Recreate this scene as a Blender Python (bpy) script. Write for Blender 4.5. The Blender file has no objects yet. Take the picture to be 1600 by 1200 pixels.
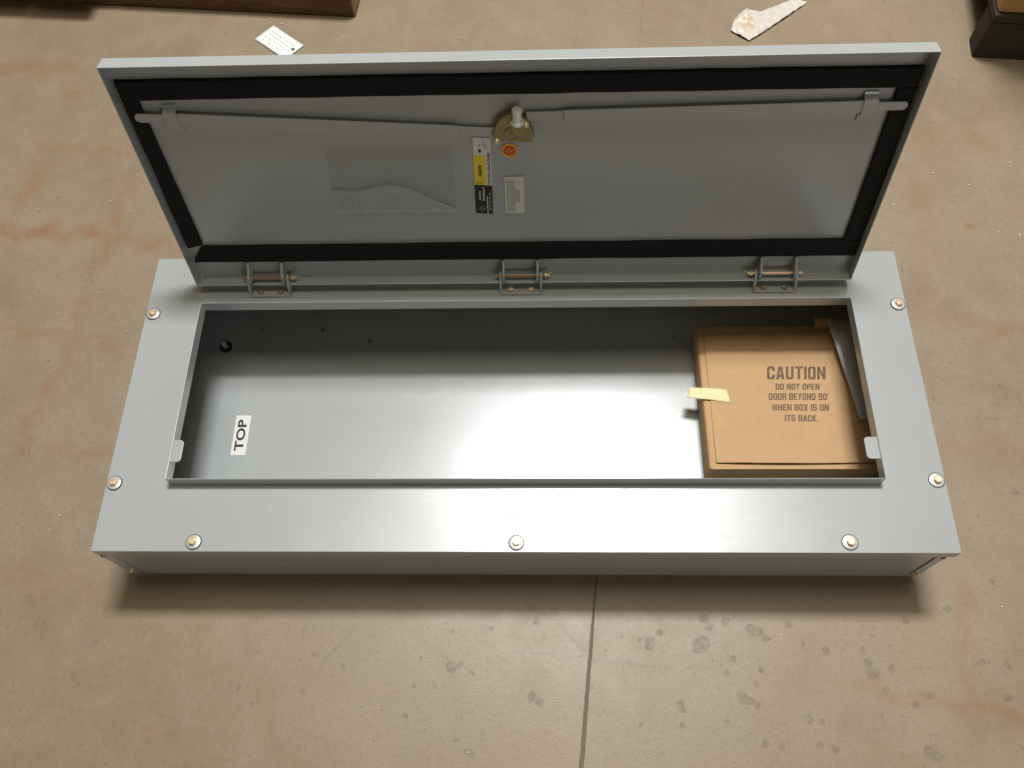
import bpy, bmesh, math, random
import numpy as np
from mathutils import Vector, Matrix, noise

scene = bpy.context.scene
COL = scene.collection
random.seed(7)
rng = np.random.default_rng(7)

# ------------------------------------------------------------------ camera
cam_data = bpy.data.cameras.new('camera')
cam = bpy.data.objects.new('camera', cam_data)
COL.objects.link(cam)
cam.location = (0.0344, -0.2887, 1.2179)
cam.rotation_mode = 'XYZ'
cam.rotation_euler = (0.4576, 0.0357, 0.0119)
cam_data.sensor_fit = 'HORIZONTAL'
cam_data.sensor_width = 36.0
cam_data.lens = 1329.4 / 1600 * 36.0
cam_data.clip_start = 0.02
cam_data.clip_end = 100.0
scene.camera = cam

# ------------------------------------------------------------------ light
world = bpy.data.worlds.new('World')
scene.world = world
world.use_nodes = True
bg = world.node_tree.nodes['Background']
bg.inputs['Color'].default_value = (1.0, 0.85, 0.56, 1)
bg.inputs['Strength'].default_value = 0.080          # bounce of a big dim hall

def area(name, loc, target, sx, sy, power, colour):
    d = bpy.data.lights.new(name, 'AREA')
    d.shape = 'RECTANGLE'; d.size = sx; d.size_y = sy
    d.energy = power; d.color = colour
    o = bpy.data.objects.new(name, d); COL.objects.link(o)
    o.location = loc
    v = Vector(target) - Vector(loc)
    o.rotation_euler = v.to_track_quat('-Z', 'Y').to_euler()
    return o
# overhead tube fixture behind and slightly right of the enclosure
area('ceiling_lamp', (0.31, 1.66, 4.6), (0.31, 1.66, 0.0), 1.05, 0.54, 230.0, (0.985, 1.0, 1.0))
# broad soft fill added overhead, lifts the shadows towards their edges
area('overhead_fill', (0.2, 0.85, 4.8), (0.2, 0.85, 0.0), 3.0, 1.3, 64.0, (1.0, 0.93, 0.80))
# fill light added low in front, brightens the door and front wall
area('front_fill', (2.6, -4.2, 1.4), (0.2, 0.2, 0.2), 3.0, 1.6, 35.0, (0.97, 0.99, 1.0))

vs = scene.view_settings
scene.display_settings.display_device = 'sRGB'
vs.view_transform = 'Standard'
vs.look = 'None'
vs.exposure = 0.0
vs.gamma = 1.0
vs.use_curve_mapping = False
scene.cycles.use_denoising = True
scene.cycles.max_bounces = 6
scene.cycles.diffuse_bounces = 4
scene.cycles.glossy_bounces = 3
scene.cycles.use_adaptive_sampling = True
scene.cycles.adaptive_threshold = 0.02
scene.cycles.sample_clamp_indirect = 6.0

# ------------------------------------------------------------------ helpers
def link_mesh(name, me, mat=None, parent=None, smooth=None):
    o = bpy.data.objects.new(name, me)
    COL.objects.link(o)
    if mat is not None:
        for m in (mat if isinstance(mat, (list, tuple)) else [mat]):
            me.materials.append(m)
    if smooth:
        me.shade_smooth()
        me.set_sharp_from_angle(angle=math.radians(smooth))
    if parent is not None:
        o.parent = parent
        if parent.parent is None: o.matrix_parent_inverse = Matrix.Translation(-parent.location)
    return o

def from_bm(name, bm, mat, parent=None, smooth=None):
    me = bpy.data.meshes.new(name)
    bm.to_mesh(me); bm.free()
    return link_mesh(name, me, mat, parent, smooth)

def tag(o, label=None, category=None, group=None, kind=None):
    if label: o['label'] = label
    if category: o['category'] = category
    if group: o['group'] = group
    if kind: o['kind'] = kind
    return o

def empty(name, loc=(0, 0, 0)):
    o = bpy.data.objects.new(name, None)
    o.empty_display_size = 0.05
    COL.objects.link(o); o.location = loc
    return o

def ident(p): return Vector(p)

def box_bm(lo, hi, T=ident, bevel=0.0, seg=2, bm=None):
    own = bm is None
    b = bmesh.new()
    x0, y0, z0 = lo; x1, y1, z1 = hi
    v = [b.verts.new(c) for c in ((x0,y0,z0),(x1,y0,z0),(x1,y1,z0),(x0,y1,z0),(x0,y0,z1),(x1,y0,z1),(x1,y1,z1),(x0,y1,z1))]
    for f in ((0,3,2,1),(4,5,6,7),(0,1,5,4),(1,2,6,5),(2,3,7,6),(3,0,4,7)):
        b.faces.new([v[i] for i in f])
    if bevel:
        bmesh.ops.bevel(b, geom=list(b.edges), offset=bevel, segments=seg, profile=0.5, affect='EDGES')
    for q in b.verts: q.co = T(q.co)
    bmesh.ops.recalc_face_normals(b, faces=list(b.faces))
    if own: return b
    me = bpy.data.meshes.new('tmp'); b.to_mesh(me); b.free()
    bm.from_mesh(me); bpy.data.meshes.remove(me)
    return bm

def box(name, lo, hi, mat, parent=None, T=ident, bevel=0.0006, seg=2):
    return from_bm(name, box_bm(lo, hi, T, bevel, seg), mat, parent)

def prism_bm(pts, z0, z1, T=ident, bevel=0.0):
    b = bmesh.new()
    lo = [b.verts.new((x, y, z0)) for x, y in pts]
    hi = [b.verts.new((x, y, z1)) for x, y in pts]
    n = len(pts)
    b.faces.new(lo[::-1]); b.faces.new(hi)
    for i in range(n):
        b.faces.new((lo[i], lo[(i+1) % n], hi[(i+1) % n], hi[i]))
    bmesh.ops.recalc_face_normals(b, faces=list(b.faces))
    if bevel:
        es = [e for e in b.edges if abs(e.verts[0].co.z - e.verts[1].co.z) < 1e-7 and e.verts[0].co.z > (z0+z1)/2]
        bmesh.ops.bevel(b, geom=es, offset=bevel, segments=2, profile=0.5, affect='EDGES')
    for q in b.verts: q.co = T(q.co)
    bmesh.ops.recalc_face_normals(b, faces=list(b.faces))
    return b

def prism(name, pts, z0, z1, mat, parent=None, T=ident, bevel=0.0, smooth=None):
    return from_bm(name, prism_bm(pts, z0, z1, T, bevel), mat, parent, smooth)

def lathe_bm(profile, segs=24, T=ident):
    """profile: (r, z) list; revolved about z"""
    b = bmesh.new()
    rings = []
    for r, z in profile:
        if r < 1e-7: rings.append([b.verts.new((0, 0, z))])
        else: rings.append([b.verts.new((r*math.cos(2*math.pi*i/segs), r*math.sin(2*math.pi*i/segs), z)) for i in range(segs)])
    for a, c in zip(rings, rings[1:]):
        if len(a) == 1 and len(c) == 1: continue
        for i in range(segs):
            j = (i+1) % segs
            if len(a) == 1: b.faces.new((a[0], c[i], c[j]))
            elif len(c) == 1: b.faces.new((a[i], a[j], c[0]))
            else: b.faces.new((a[i], a[j], c[j], c[i]))
    for q in b.verts: q.co = T(q.co)
    bmesh.ops.recalc_face_normals(b, faces=list(b.faces))
    return b

def rounded_rect(x0, y0, x1, y1, r, n=5, corners=(1, 1, 1, 1)):
    pts = []
    for k, (cx, cy, a0, px, py) in enumerate(((x1-r, y1-r, 0, x1, y1), (x0+r, y1-r, 90, x0, y1), (x0+r, y0+r, 180, x0, y0), (x1-r, y0+r, 270, x1, y0))):
        if corners[k]:
            for i in range(n+1):
                a = math.radians(a0 + 90*i/n)
                pts.append((cx + r*math.cos(a), cy + r*math.sin(a)))
        else: pts.append((px, py))
    return pts

_txt = {}
def text_geo(s, bold=0.0, spacing=1.0):
    key = (s, bold, spacing)
    if key not in _txt:
        c = bpy.data.curves.new('txt', 'FONT')
        c.body = s; c.offset = bold; c.resolution_u = 3; c.space_character = spacing
        o = bpy.data.objects.new('txt', c); COL.objects.link(o)
        dg = bpy.context.evaluated_depsgraph_get(); dg.update()
        me = bpy.data.meshes.new_from_object(o.evaluated_get(dg))
        v = np.array([x.co[:2] for x in me.vertices]); f = [tuple(p.vertices) for p in me.polygons]
        bpy.data.meshes.remove(me); bpy.data.objects.remove(o); bpy.data.curves.remove(c)
        v = v - v.min(0); v = v / v.max(0)
        _txt[key] = (v, f)
    return _txt[key]

def block_glyphs():
    """heavy condensed stencil-cut capitals, drawn 7 units tall as non-overlapping pieces"""
    a, b = 1.35, 1.15
    r = lambda x0, y0, x1, y1: [(x0, y0), (x1, y0), (x1, y1), (x0, y1)]
    top = [(0, 7-b), (4, 7-b), (3.45, 7), (0.55, 7)]; bot = [(0.55, 0), (3.45, 0), (4, b), (0, b)]
    tr = [(a, 7-b), (4, 7-b), (3.45, 7), (a, 7)]; br = [(a, 0), (3.45, 0), (4, b), (a, b)]
    G = {}
    G['I'] = (a, [r(0, 0, a, 7)])
    G['T'] = (4, [r(0, 7-b, 4, 7), r(2-a/2, 0, 2+a/2, 7-b)])
    G['E'] = (3.6, [r(0, 0, a, 7), r(a, 0, 3.6, b), r(a, 2.95, 3.3, 4.05), r(a, 7-b, 3.6, 7)])
    G['U'] = (4, [r(0, b, a, 7), r(4-a, b, 4, 7), bot])
    G['O'] = (4, [r(0, b, a, 7-b), r(4-a, b, 4, 7-b), top, bot]); G['0'] = G['O']
    G['C'] = (4, [r(0, b, a, 7-b), r(4-a, b, 4, 2.5), r(4-a, 4.5, 4, 7-b), top, bot])
    G['D'] = (4, [r(0, 0, a, 7), tr, br, r(4-a, b, 4, 7-b)])
    G['S'] = (4, [top, bot, r(0, 3.0, 4, 4.0), r(0, 4.0, a, 7-b), r(4-a, b, 4, 3.0), r(4-a, 5.1, 4, 7-b), r(0, b, a, 1.9)])
    G['B'] = (4, [r(0, 0, a, 7), tr, br, r(a, 3.0, 3.7, 4.0), r(4-a, 4.0, 4, 7-b), r(4-a, b, 4, 3.0)])
    G['P'] = (4, [r(0, 0, a, 7), tr, [(a, 2.6), (3.45, 2.6), (4, 3.7), (a, 3.7)], r(4-a, 3.7, 4, 7-b)])
    G['R'] = (4, [r(0, 0, a, 7), tr, r(a, 2.7, 3.7, 3.7), r(4-a, 3.7, 4, 7-b), r(4-a, 0, 4, 2.7)])
    G['N'] = (4.3, [r(0, 0, a, 7), r(4.3-a, 0, 4.3, 7), [(a, 4.2), (4.3-a, 0), (4.3-a, 2.8), (a, 7)]])
    G['H'] = (4.1, [r(0, 0, a, 7), r(4.1-a, 0, 4.1, 7), r(a, 3.0, 4.1-a, 4.1)])
    G['A'] = (4.3, [[(0, 0), (a, 0), (2.15, 5.4), (2.15, 7), (1.2, 7)], [(4.3-a, 0), (4.3, 0), (3.1, 7), (2.15, 7), (2.15, 5.4)], [(1.56, 1.3), (2.74, 1.3), (2.58, 2.4), (1.72, 2.4)]])
    G['Y'] = (4.1, [r(1.38, 0, 2.72, 2.9), [(0, 7), (1.38, 2.9), (2.05, 2.9), (2.05, 4.4), (1.35, 7)], [(4.1, 7), (2.75, 7), (2.05, 4.4), (2.05, 2.9), (2.72, 2.9)]])
    w1 = [(0, 7), (0.75, 0), (1.75, 0), (1.62, 1.5), (1.15, 7)]; w2 = [(1.75, 0), (2.2, 0), (2.8, 4.6), (2.8, 7), (2.3, 7), (1.62, 1.5)]
    G['W'] = (5.6, [w1, w2, [(5.6-x, y) for x, y in w1[::-1]], [(5.6-x, y) for x, y in w2[::-1]]])
    G['X'] = (4.2, [[(0, 7), (2.8, 0), (4.2, 0), (1.4, 7)], [(0, 0), (1.4, 0), (2.1, 1.75), (1.4, 3.5)], [(4.2, 7), (2.8, 7), (2.1, 5.25), (2.8, 3.5)]])
    G['K'] = (4.1, [r(0, 0, a, 7), [(a, 2.7), (2.2, 3.9), (4.1, 7), (2.7, 7), (a, 4.5)], [(2.2, 3.9), (1.66, 3.15), (2.7, 0), (4.1, 0)]])
    G['9'] = (4, [top, bot, r(4-a, b, 4, 7-b), r(0, 4.0, a, 7-b), r(0, 3.0, 4-a, 4.0), r(0, b, a, 1.9)])
    q = lambda p: [(x*0.36, 4.6 + y*0.34) for x, y in p]
    G['°'] = (1.44, [q(p) for p in G['O'][1]])
    G['.'] = (1.3, [r(0, 0, 1.3, 1.3)])
    return G
GLYPH = block_glyphs()

class Ink:
    """flat print: text and bars laid on one plane by a mapping (a, b) -> world"""
    def __init__(s, T): s.v = []; s.f = []; s.T = T
    def quad(s, pts):
        k = len(s.v); s.v += [s.T(*q) for q in pts]; s.f.append(tuple(range(k, k+len(pts))))
    def rect(s, a0, b0, a1, b1): s.quad([(a0,b0),(a1,b0),(a1,b1),(a0,b1)])
    def disc(s, a, b, r, asp=1.0, n=28): s.quad([(a+r*math.cos(2*math.pi*i/n), b+asp*r*math.sin(2*math.pi*i/n)) for i in range(n)])
    def ring(s, a, b, r0, r1, n=28):
        for i in range(n):
            t0, t1 = 2*math.pi*i/n, 2*math.pi*(i+1)/n
            s.quad([(a+r0*math.cos(t0), b+r0*math.sin(t0)), (a+r1*math.cos(t0), b+r1*math.sin(t0)), (a+r1*math.cos(t1), b+r1*math.sin(t1)), (a+r0*math.cos(t1), b+r0*math.sin(t1))])
    def text(s, t, a0, b0, a1, b1, bold=0.0, spacing=1.0, quad=None):
        v, f = text_geo(t, bold, spacing); k = len(s.v)
        for u, w in v:
            if quad:
                p = [Vector(q) for q in quad]      # bl br tl tr
                q = (p[0]*(1-u)+p[1]*u)*(1-w) + (p[2]*(1-u)+p[3]*u)*w
                s.v.append(s.T(q.x, q.y))
            else: s.v.append(s.T(a0+(a1-a0)*u, b0+(b1-b0)*w))
        s.f += [tuple(i+k for i in p) for p in f]
    def block(s, t, quad, gap=0.62, space=2.3):
        pieces = []; x = 0.0
        for ch in t:
            if ch == ' ': x += space; continue
            w, ps = GLYPH[ch]
            pieces += [[(px + x, py) for px, py in p] for p in ps]; x += w + gap
        W_ = x - gap; p = [Vector(q) for q in quad]
        for poly in pieces:
            out = []
            for px, py in poly:
                u, w = px/W_, py/7.0
                q = (p[0]*(1-u)+p[1]*u)*(1-w) + (p[2]*(1-u)+p[3]*u)*w; out.append((q.x, q.y))
            s.quad(out)
    def build(s, name, mat, parent):
        me = bpy.data.meshes.new(name)
        me.from_pydata([tuple(q) for q in s.v], [], s.f); me.update()
        return link_mesh(name, me, mat, parent)

# ------------------------------------------------------------------ materials
def new_mat(name):
    m = bpy.data.materials.new(name); m.use_nodes = True
    nt = m.node_tree
    return m, nt, nt.nodes['Principled BSDF']

def N(nt, kind, **kw):
    n = nt.nodes.new(kind)
    for k, v in kw.items():
        if k in n.inputs: n.inputs[k].default_value = v
        else: setattr(n, k, v)
    return n

def noise_tex(nt, scale, detail=4, rough=0.55, vec=None, dist=0.0):
    n = nt.nodes.new('ShaderNodeTexNoise')
    n.inputs['Scale'].default_value = scale; n.inputs['Detail'].default_value = detail
    n.inputs['Roughness'].default_value = rough; n.inputs['Distortion'].default_value = dist
    if vec is not None: nt.links.new(vec, n.inputs['Vector'])
    return n.outputs['Fac']

def coords(nt, scale=(1, 1, 1), rot=(0, 0, 0)):
    tc = nt.nodes.new('ShaderNodeTexCoord')
    mp = nt.nodes.new('ShaderNodeMapping')
    mp.inputs['Scale'].default_value = scale; mp.inputs['Rotation'].default_value = rot
    nt.links.new(tc.outputs['Object'], mp.inputs['Vector'])
    return mp.outputs['Vector']

def maprange(nt, fac, a, b, c=0.0, d=1.0, smooth=False):
    n = nt.nodes.new('ShaderNodeMapRange')
    if smooth: n.interpolation_type = 'SMOOTHSTEP'
    for i, v in zip(('From Min', 'From Max', 'To Min', 'To Max'), (a, b, c, d)): n.inputs[i].default_value = v
    nt.links.new(fac, n.inputs['Value'])
    return n.outputs['Result']

def mix(nt, fac, a, b, mode='MIX'):
    n = nt.nodes.new('ShaderNodeMix'); n.data_type = 'RGBA'; n.blend_type = mode
    for sock, v in ((n.inputs['Factor'], fac), (n.inputs['A'], a), (n.inputs['B'], b)):
        if hasattr(v, 'is_linked') or hasattr(v, 'links'): nt.links.new(v, sock)
        elif isinstance(v, tuple): sock.default_value = (*v[:3], 1)
        else: sock.default_value = v
    return n.outputs['Result']

def math_n(nt, op, a, b=None, clamp=False):
    n = nt.nodes.new('ShaderNodeMath'); n.operation = op; n.use_clamp = clamp
    for i, v in enumerate((a, b)):
        if v is None: continue
        if isinstance(v, (int, float)): n.inputs[i].default_value = v
        else: nt.links.new(v, n.inputs[i])
    return n.outputs[0]

def bump(nt, bsdf, h, strength, distance):
    n = nt.nodes.new('ShaderNodeBump')
    n.inputs['Strength'].default_value = strength; n.inputs['Distance'].default_value = distance
    nt.links.new(h, n.inputs['Height']); nt.links.new(n.outputs['Normal'], bsdf.inputs['Normal'])
    return n

def simple(name, col, rough=0.5, metal=0.0, var=0.08, scale=60, bump_s=0.0, ior=1.45):
    m, nt, b = new_mat(name)
    v = coords(nt)
    f = noise_tex(nt, scale, 4, 0.6, v)
    c = mix(nt, maprange(nt, f, 0.3, 0.7), tuple(x*(1-var) for x in col), tuple(min(1, x*(1+var)) for x in col))
    nt.links.new(c, b.inputs['Base Color'])
    nt.links.new(maprange(nt, f, 0.2, 0.8, max(0.02, rough*0.85), min(1, rough*1.15)), b.inputs['Roughness'])
    b.inputs['Metallic'].default_value = metal; b.inputs['IOR'].default_value = ior
    if bump_s: bump(nt, b, noise_tex(nt, scale*6, 3, 0.6, v), bump_s, 0.001)
    return m

def paint_mat(name, marks=()):
    m, nt, b = new_mat(name)
    v = coords(nt)
    big = noise_tex(nt, 5.0, 2, 0.6, v)
    fine = noise_tex(nt, 900.0, 2, 0.5, v)
    sm = noise_tex(nt, 22.0, 4, 0.7, v, 0.6)
    c = mix(nt, maprange(nt, big, 0.3, 0.7), (0.376, 0.396, 0.390), (0.394, 0.411, 0.405))
    smudge = maprange(nt, sm, 0.60, 0.80, 0.0, 0.10, True)
    c = mix(nt, smudge, c, (0.30, 0.29, 0.25))
    tcw = nt.nodes.new('ShaderNodeTexCoord').outputs['Object']
    tot = None
    for (sx, sy, rx_, ry_, k) in marks:
        vm = nt.nodes.new('ShaderNodeMapping'); vm.vector_type = 'TEXTURE'
        vm.inputs['Location'].default_value = (sx, sy, 0.1419); vm.inputs['Scale'].default_value = (rx_, ry_, 0.01)
        nt.links.new(tcw, vm.inputs['Vector'])
        ln = nt.nodes.new('ShaderNodeVectorMath'); ln.operation = 'LENGTH'; nt.links.new(vm.outputs['Vector'], ln.inputs[0])
        e_ = maprange(nt, ln.outputs['Value'], 0.25, 1.1, k, 0.0, True)
        tot = e_ if tot is None else math_n(nt, 'MAXIMUM', tot, e_)
    if tot is not None:
        tot = math_n(nt, 'MULTIPLY', tot, maprange(nt, noise_tex(nt, 160.0, 4, 0.7, v), 0.35, 0.6, 0.3, 1.0))
        c = mix(nt, tot, c, (0.20, 0.185, 0.15))
    dustn = maprange(nt, noise_tex(nt, 330.0, 2, 0.5, v), 0.70, 0.76, 0.0, 0.35, True)
    c = mix(nt, dustn, c, (0.50, 0.46, 0.38))
    nt.links.new(c, b.inputs['Base Color'])
    r = math_n(nt, 'ADD', maprange(nt, sm, 0.3, 0.75, 0.225, 0.255), math_n(nt, 'MULTIPLY', math_n(nt, 'ADD', smudge, tot if tot is not None else 0.0), 0.5))
    nt.links.new(r, b.inputs['Roughness'])
    b.inputs['IOR'].default_value = 1.72
    h = math_n(nt, 'ADD', math_n(nt, 'MULTIPLY', fine, 0.055), math_n(nt, 'MULTIPLY', noise_tex(nt, 9.0, 1, 0.4, v), 0.6))
    bump(nt, b, h, 0.35, 0.0012)
    return m

def concrete_mat():
    m, nt, b = new_mat('warehouse_concrete')
    v = coords(nt)
    big = noise_tex(nt, 2.6, 4, 0.62, v, 0.4)
    mid = noise_tex(nt, 14.0, 5, 0.68, v, 0.5)
    fine = noise_tex(nt, 130.0, 4, 0.65, v)
    grit = noise_tex(nt, 520.0, 3, 0.6, v)
    c = mix(nt, maprange(nt, big, 0.32, 0.68), (0.260, 0.196, 0.122), (0.326, 0.256, 0.170))
    c = mix(nt, maprange(nt, mid, 0.36, 0.66), c, mix(nt, 0.5, c, (0.350, 0.272, 0.190)))
    c = mix(nt, maprange(nt, noise_tex(nt, 6.5, 5, 0.7, coords(nt, (1, 1, 1), (0, 0, 1.2))), 0.50, 0.74, 0.0, 0.30, True), c, (0.285, 0.186, 0.115))
    c = mix(nt, maprange(nt, fine, 0.52, 0.72, 0.0, 0.45, True), c, (0.165, 0.130, 0.090))
    c = mix(nt, maprange(nt, fine, 0.42, 0.24, 0.0, 0.30, True), c, (0.40, 0.33, 0.245))
    c = mix(nt, maprange(nt, grit, 0.35, 0.68, 0.0, 0.34), c, (0.170, 0.135, 0.095))
    # little dark pits
    vo = nt.nodes.new('ShaderNodeTexVoronoi'); vo.inputs['Scale'].default_value = 26.0
    nt.links.new(v, vo.inputs['Vector'])
    pit = math_n(nt, 'MULTIPLY', maprange(nt, vo.outputs['Distance'], 0.05, 0.11, 1.0, 0.0, True), maprange(nt, noise_tex(nt, 11.0, 2, 0.5, v), 0.52, 0.62, 0.0, 0.55, True))
    c = mix(nt, pit, c, (0.15, 0.12, 0.09))
    vo2 = nt.nodes.new('ShaderNodeTexVoronoi'); vo2.inputs['Scale'].default_value = 95.0
    nt.links.new(v, vo2.inputs['Vector'])
    pore = math_n(nt, 'MULTIPLY', maprange(nt, vo2.outputs['Distance'], 0.08, 0.16, 1.0, 0.0, True), maprange(nt, mid, 0.50, 0.62, 0.0, 0.6, True))
    c = mix(nt, pore, c, (0.13, 0.10, 0.07))
    trow = maprange(nt, noise_tex(nt, 1.0, 3, 0.65, coords(nt, (9, 420, 9), (0, 0, 0.5))), 0.60, 0.74, 0.0, 0.20, True)
    c = mix(nt, trow, c, (0.17, 0.135, 0.10))
    # rust and oil marks, each with its own shape (vertex fields)
    at = N(nt, 'ShaderNodeAttribute', attribute_name='stain')
    st = math_n(nt, 'MULTIPLY', at.outputs['Fac'], maprange(nt, noise_tex(nt, 24.0, 4, 0.7, v, 0.8), 0.34, 0.60, 0.25, 1.0), True)
    c = mix(nt, math_n(nt, 'MULTIPLY', st, 0.82, True), c, (0.275, 0.140, 0.070))
    sp = N(nt, 'ShaderNodeAttribute', attribute_name='spot')
    wob = math_n(nt, 'ADD', sp.outputs['Fac'], math_n(nt, 'MULTIPLY', math_n(nt, 'SUBTRACT', noise_tex(nt, 190.0, 5, 0.7, v), 0.5), 1.25))
    msk = math_n(nt, 'MULTIPLY', maprange(nt, wob, 0.30, 0.50, 0.0, 0.43, True), maprange(nt, fine, 0.34, 0.56, 0.35, 1.0))
    msk = math_n(nt, 'MULTIPLY', msk, maprange(nt, sp.outputs['Fac'], 0.0, 0.12))
    c = mix(nt, msk, c, (0.120, 0.097, 0.074))
    sr = N(nt, 'ShaderNodeAttribute', attribute_name='scratch')
    c = mix(nt, math_n(nt, 'MULTIPLY', sr.outputs['Fac'], maprange(nt, fine, 0.35, 0.6, 0.15, 0.55)), c, (0.15, 0.12, 0.09))
    jt = N(nt, 'ShaderNodeAttribute', attribute_name='joint')
    c = mix(nt, math_n(nt, 'MULTIPLY', jt.outputs['Fac'], 0.9), c, (0.150, 0.120, 0.094))
    nt.links.new(c, b.inputs['Base Color'])
    r = math_n(nt, 'ADD', maprange(nt, mid, 0.3, 0.7, 0.34, 0.50), math_n(nt, 'ADD', math_n(nt, 'MULTIPLY', msk, 0.2), math_n(nt, 'MULTIPLY', jt.outputs['Fac'], 0.4)))
    nt.links.new(r, b.inputs['Roughness'])
    b.inputs['IOR'].default_value = 1.48
    h = math_n(nt, 'SUBTRACT', math_n(nt, 'ADD', math_n(nt, 'MULTIPLY', fine, 0.5), math_n(nt, 'MULTIPLY', grit, 0.35)), math_n(nt, 'MULTIPLY', math_n(nt, 'ADD', pore, pit), 0.8))
    bump(nt, b, h, 0.25, 0.0015)
    return m

def cardboard_mat(name, col):
    m, nt, b = new_mat(name)
    v = coords(nt)
    flute = nt.nodes.new('ShaderNodeTexWave'); flute.wave_type = 'BANDS'; flute.bands_direction = 'Y'
    flute.inputs['Scale'].default_value = 38.0; flute.inputs['Distortion'].default_value = 0.6; flute.inputs['Detail'].default_value = 2.0
    nt.links.new(v, flute.inputs['Vector'])
    fib = noise_tex(nt, 1.0, 4, 0.7, coords(nt, (900, 210, 300), (0, 0, 0.3)))
    g = noise_tex(nt, 16.0, 5, 0.65, v)
    c = mix(nt, maprange(nt, fib, 0.3, 0.7), tuple(x*0.93 for x in col), tuple(x*1.05 for x in col))
    c = mix(nt, maprange(nt, g, 0.45, 0.72, 0.0, 0.26, True), c, tuple(x*0.80 for x in col))
    c = mix(nt, maprange(nt, flute.outputs['Fac'], 0.2, 0.9, 0.0, 0.06), c, tuple(x*0.8 for x in col))
    c = mix(nt, maprange(nt, noise_tex(nt, 420.0, 3, 0.6, v), 0.62, 0.72, 0.0, 0.35), c, (0.24, 0.14, 0.07))
    c = mix(nt, maprange(nt, noise_tex(nt, 7.0, 3, 0.6, v, 1.5), 0.62, 0.70, 0.0, 0.16, True), c, tuple(min(1, x*1.3) for x in col))
    nt.links.new(c, b.inputs['Base Color']); b.inputs['Roughness'].default_value = 0.75
    b.inputs['IOR'].default_value = 1.35
    bump(nt, b, math_n(nt, 'ADD', math_n(nt, 'MULTIPLY', fib, 0.5), math_n(nt, 'ADD', g, math_n(nt, 'MULTIPLY', flute.outputs['Fac'], 0.22))), 0.30, 0.0010)
    return m

def wood_mat(name, dark, light):
    m, nt, b = new_mat(name)
    v = coords(nt, (4, 90, 90)); v2 = coords(nt)
    f = noise_tex(nt, 1.0, 6, 0.65, v, 0.8)
    c = mix(nt, maprange(nt, f, 0.3, 0.7), dark, light)
    c = mix(nt, maprange(nt, noise_tex(nt, 9.0, 5, 0.7, v2), 0.5, 0.7, 0.0, 0.5, True), c, tuple(x*0.5 for x in dark))
    nt.links.new(c, b.inputs['Base Color']); b.inputs['Roughness'].default_value = 0.8
    bump(nt, b, f, 0.5, 0.002)
    return m

def film_mat(name, alpha, col):
    m, nt, b = new_mat(name)
    v = coords(nt)
    b.inputs['Base Color'].default_value = (*col, 1)
    b.inputs['Roughness'].default_value = 0.22
    nt.links.new(maprange(nt, noise_tex(nt, 24.0, 3, 0.5, v), 0.3, 0.7, alpha*0.7, alpha*1.2), b.inputs['Alpha'])
    bump(nt, b, noise_tex(nt, 34.0, 3, 0.55, v, 1.6), 0.8, 0.006)
    return m

PAINT = paint_mat('grey_enamel')
COVER = paint_mat('grey_enamel_cover', ((-0.008, 0.046, 0.006, 0.004, 0.45), (-0.047, 0.038, 0.022, 0.010, 0.20), (0.262, 0.020, 0.030, 0.012, 0.22), (0.305, 0.045, 0.012, 0.003, 0.30),
                                   (-0.178, 0.026, 0.003, 0.008, 0.35), (0.560, 0.150, 0.010, 0.030, 0.22), (0.535, 0.060, 0.012, 0.020, 0.25), (0.530, 0.255, 0.012, 0.004, 0.22), (-0.330, 0.060, 0.004, 0.012, 0.20)))
CONCRETE = concrete_mat()
ZINC = simple('yellow_zinc', (0.82, 0.66, 0.36), 0.36, 0.6, 0.15, 300)
PINBROWN = simple('dull_pin', (0.36, 0.24, 0.15), 0.4, 0.6, 0.2, 300)
COPPER = simple('copper_zinc', (0.84, 0.58, 0.36), 0.38, 0.55, 0.15, 300)
STEEL = simple('bright_steel', (0.82, 0.81, 0.78), 0.30, 0.4, 0.06, 300)
WASHER = simple('washer_steel', (0.66, 0.65, 0.62), 0.30, 0.4, 0.08, 200)
BRASS = simple('dull_brass', (0.34, 0.27, 0.14), 0.48, 0.85, 0.22, 180)
RUBBER = simple('black_foam', (0.006, 0.005, 0.005), 0.95, 0.0, 0.3, 200, 0.2)
DARK = simple('dark_seal_and_recess', (0.03, 0.032, 0.04), 0.6, 0.0, 0.1, 200)
WHITE = simple('label_white', (0.72, 0.71, 0.67), 0.45, 0.0, 0.03, 100)
OFFWHITE = simple('label_cream', (0.66, 0.65, 0.57), 0.5, 0.0, 0.04, 100)
YELLOW = simple('label_yellow', (0.78, 0.62, 0.03), 0.45, 0.0, 0.03, 100)
BLACK = simple('label_black', (0.014, 0.013, 0.014), 0.45, 0.0, 0.05, 100)
INK = simple('black_ink', (0.03, 0.027, 0.026), 0.6, 0.0, 0.2, 300)
GREYINK = simple('grey_ink', (0.26, 0.25, 0.22), 0.6, 0.0, 0.1, 300)
RED = simple('sticker_red', (0.62, 0.05, 0.02), 0.45, 0.0, 0.05, 200)
ORANGE = simple('sticker_orange', (0.80, 0.42, 0.05), 0.45, 0.0, 0.05, 200)
CARTONINK = simple('carton_ink', (0.150, 0.095, 0.060), 0.75, 0.0, 0.45, 500)
CARD = cardboard_mat('cardboard', (0.545, 0.345, 0.178))
CARD2 = cardboard_mat('cardboard_far', (0.42, 0.23, 0.09))
TAPE = simple('masking_tape', (0.77, 0.66, 0.36), 0.5, 0.0, 0.06, 90, 0.2)
FILM = film_mat('clear_film', 0.11, (0.33, 0.31, 0.26))
FILM2 = film_mat('cloudy_film', 0.40, (0.62, 0.66, 0.66))
PAPER = simple('white_card', (0.80, 0.81, 0.80), 0.55, 0.0, 0.03, 80)
PLASTIC2 = simple('tan_plastic', (0.62, 0.49, 0.34), 0.34, 0.0, 0.12, 90, 0.25)
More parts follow.
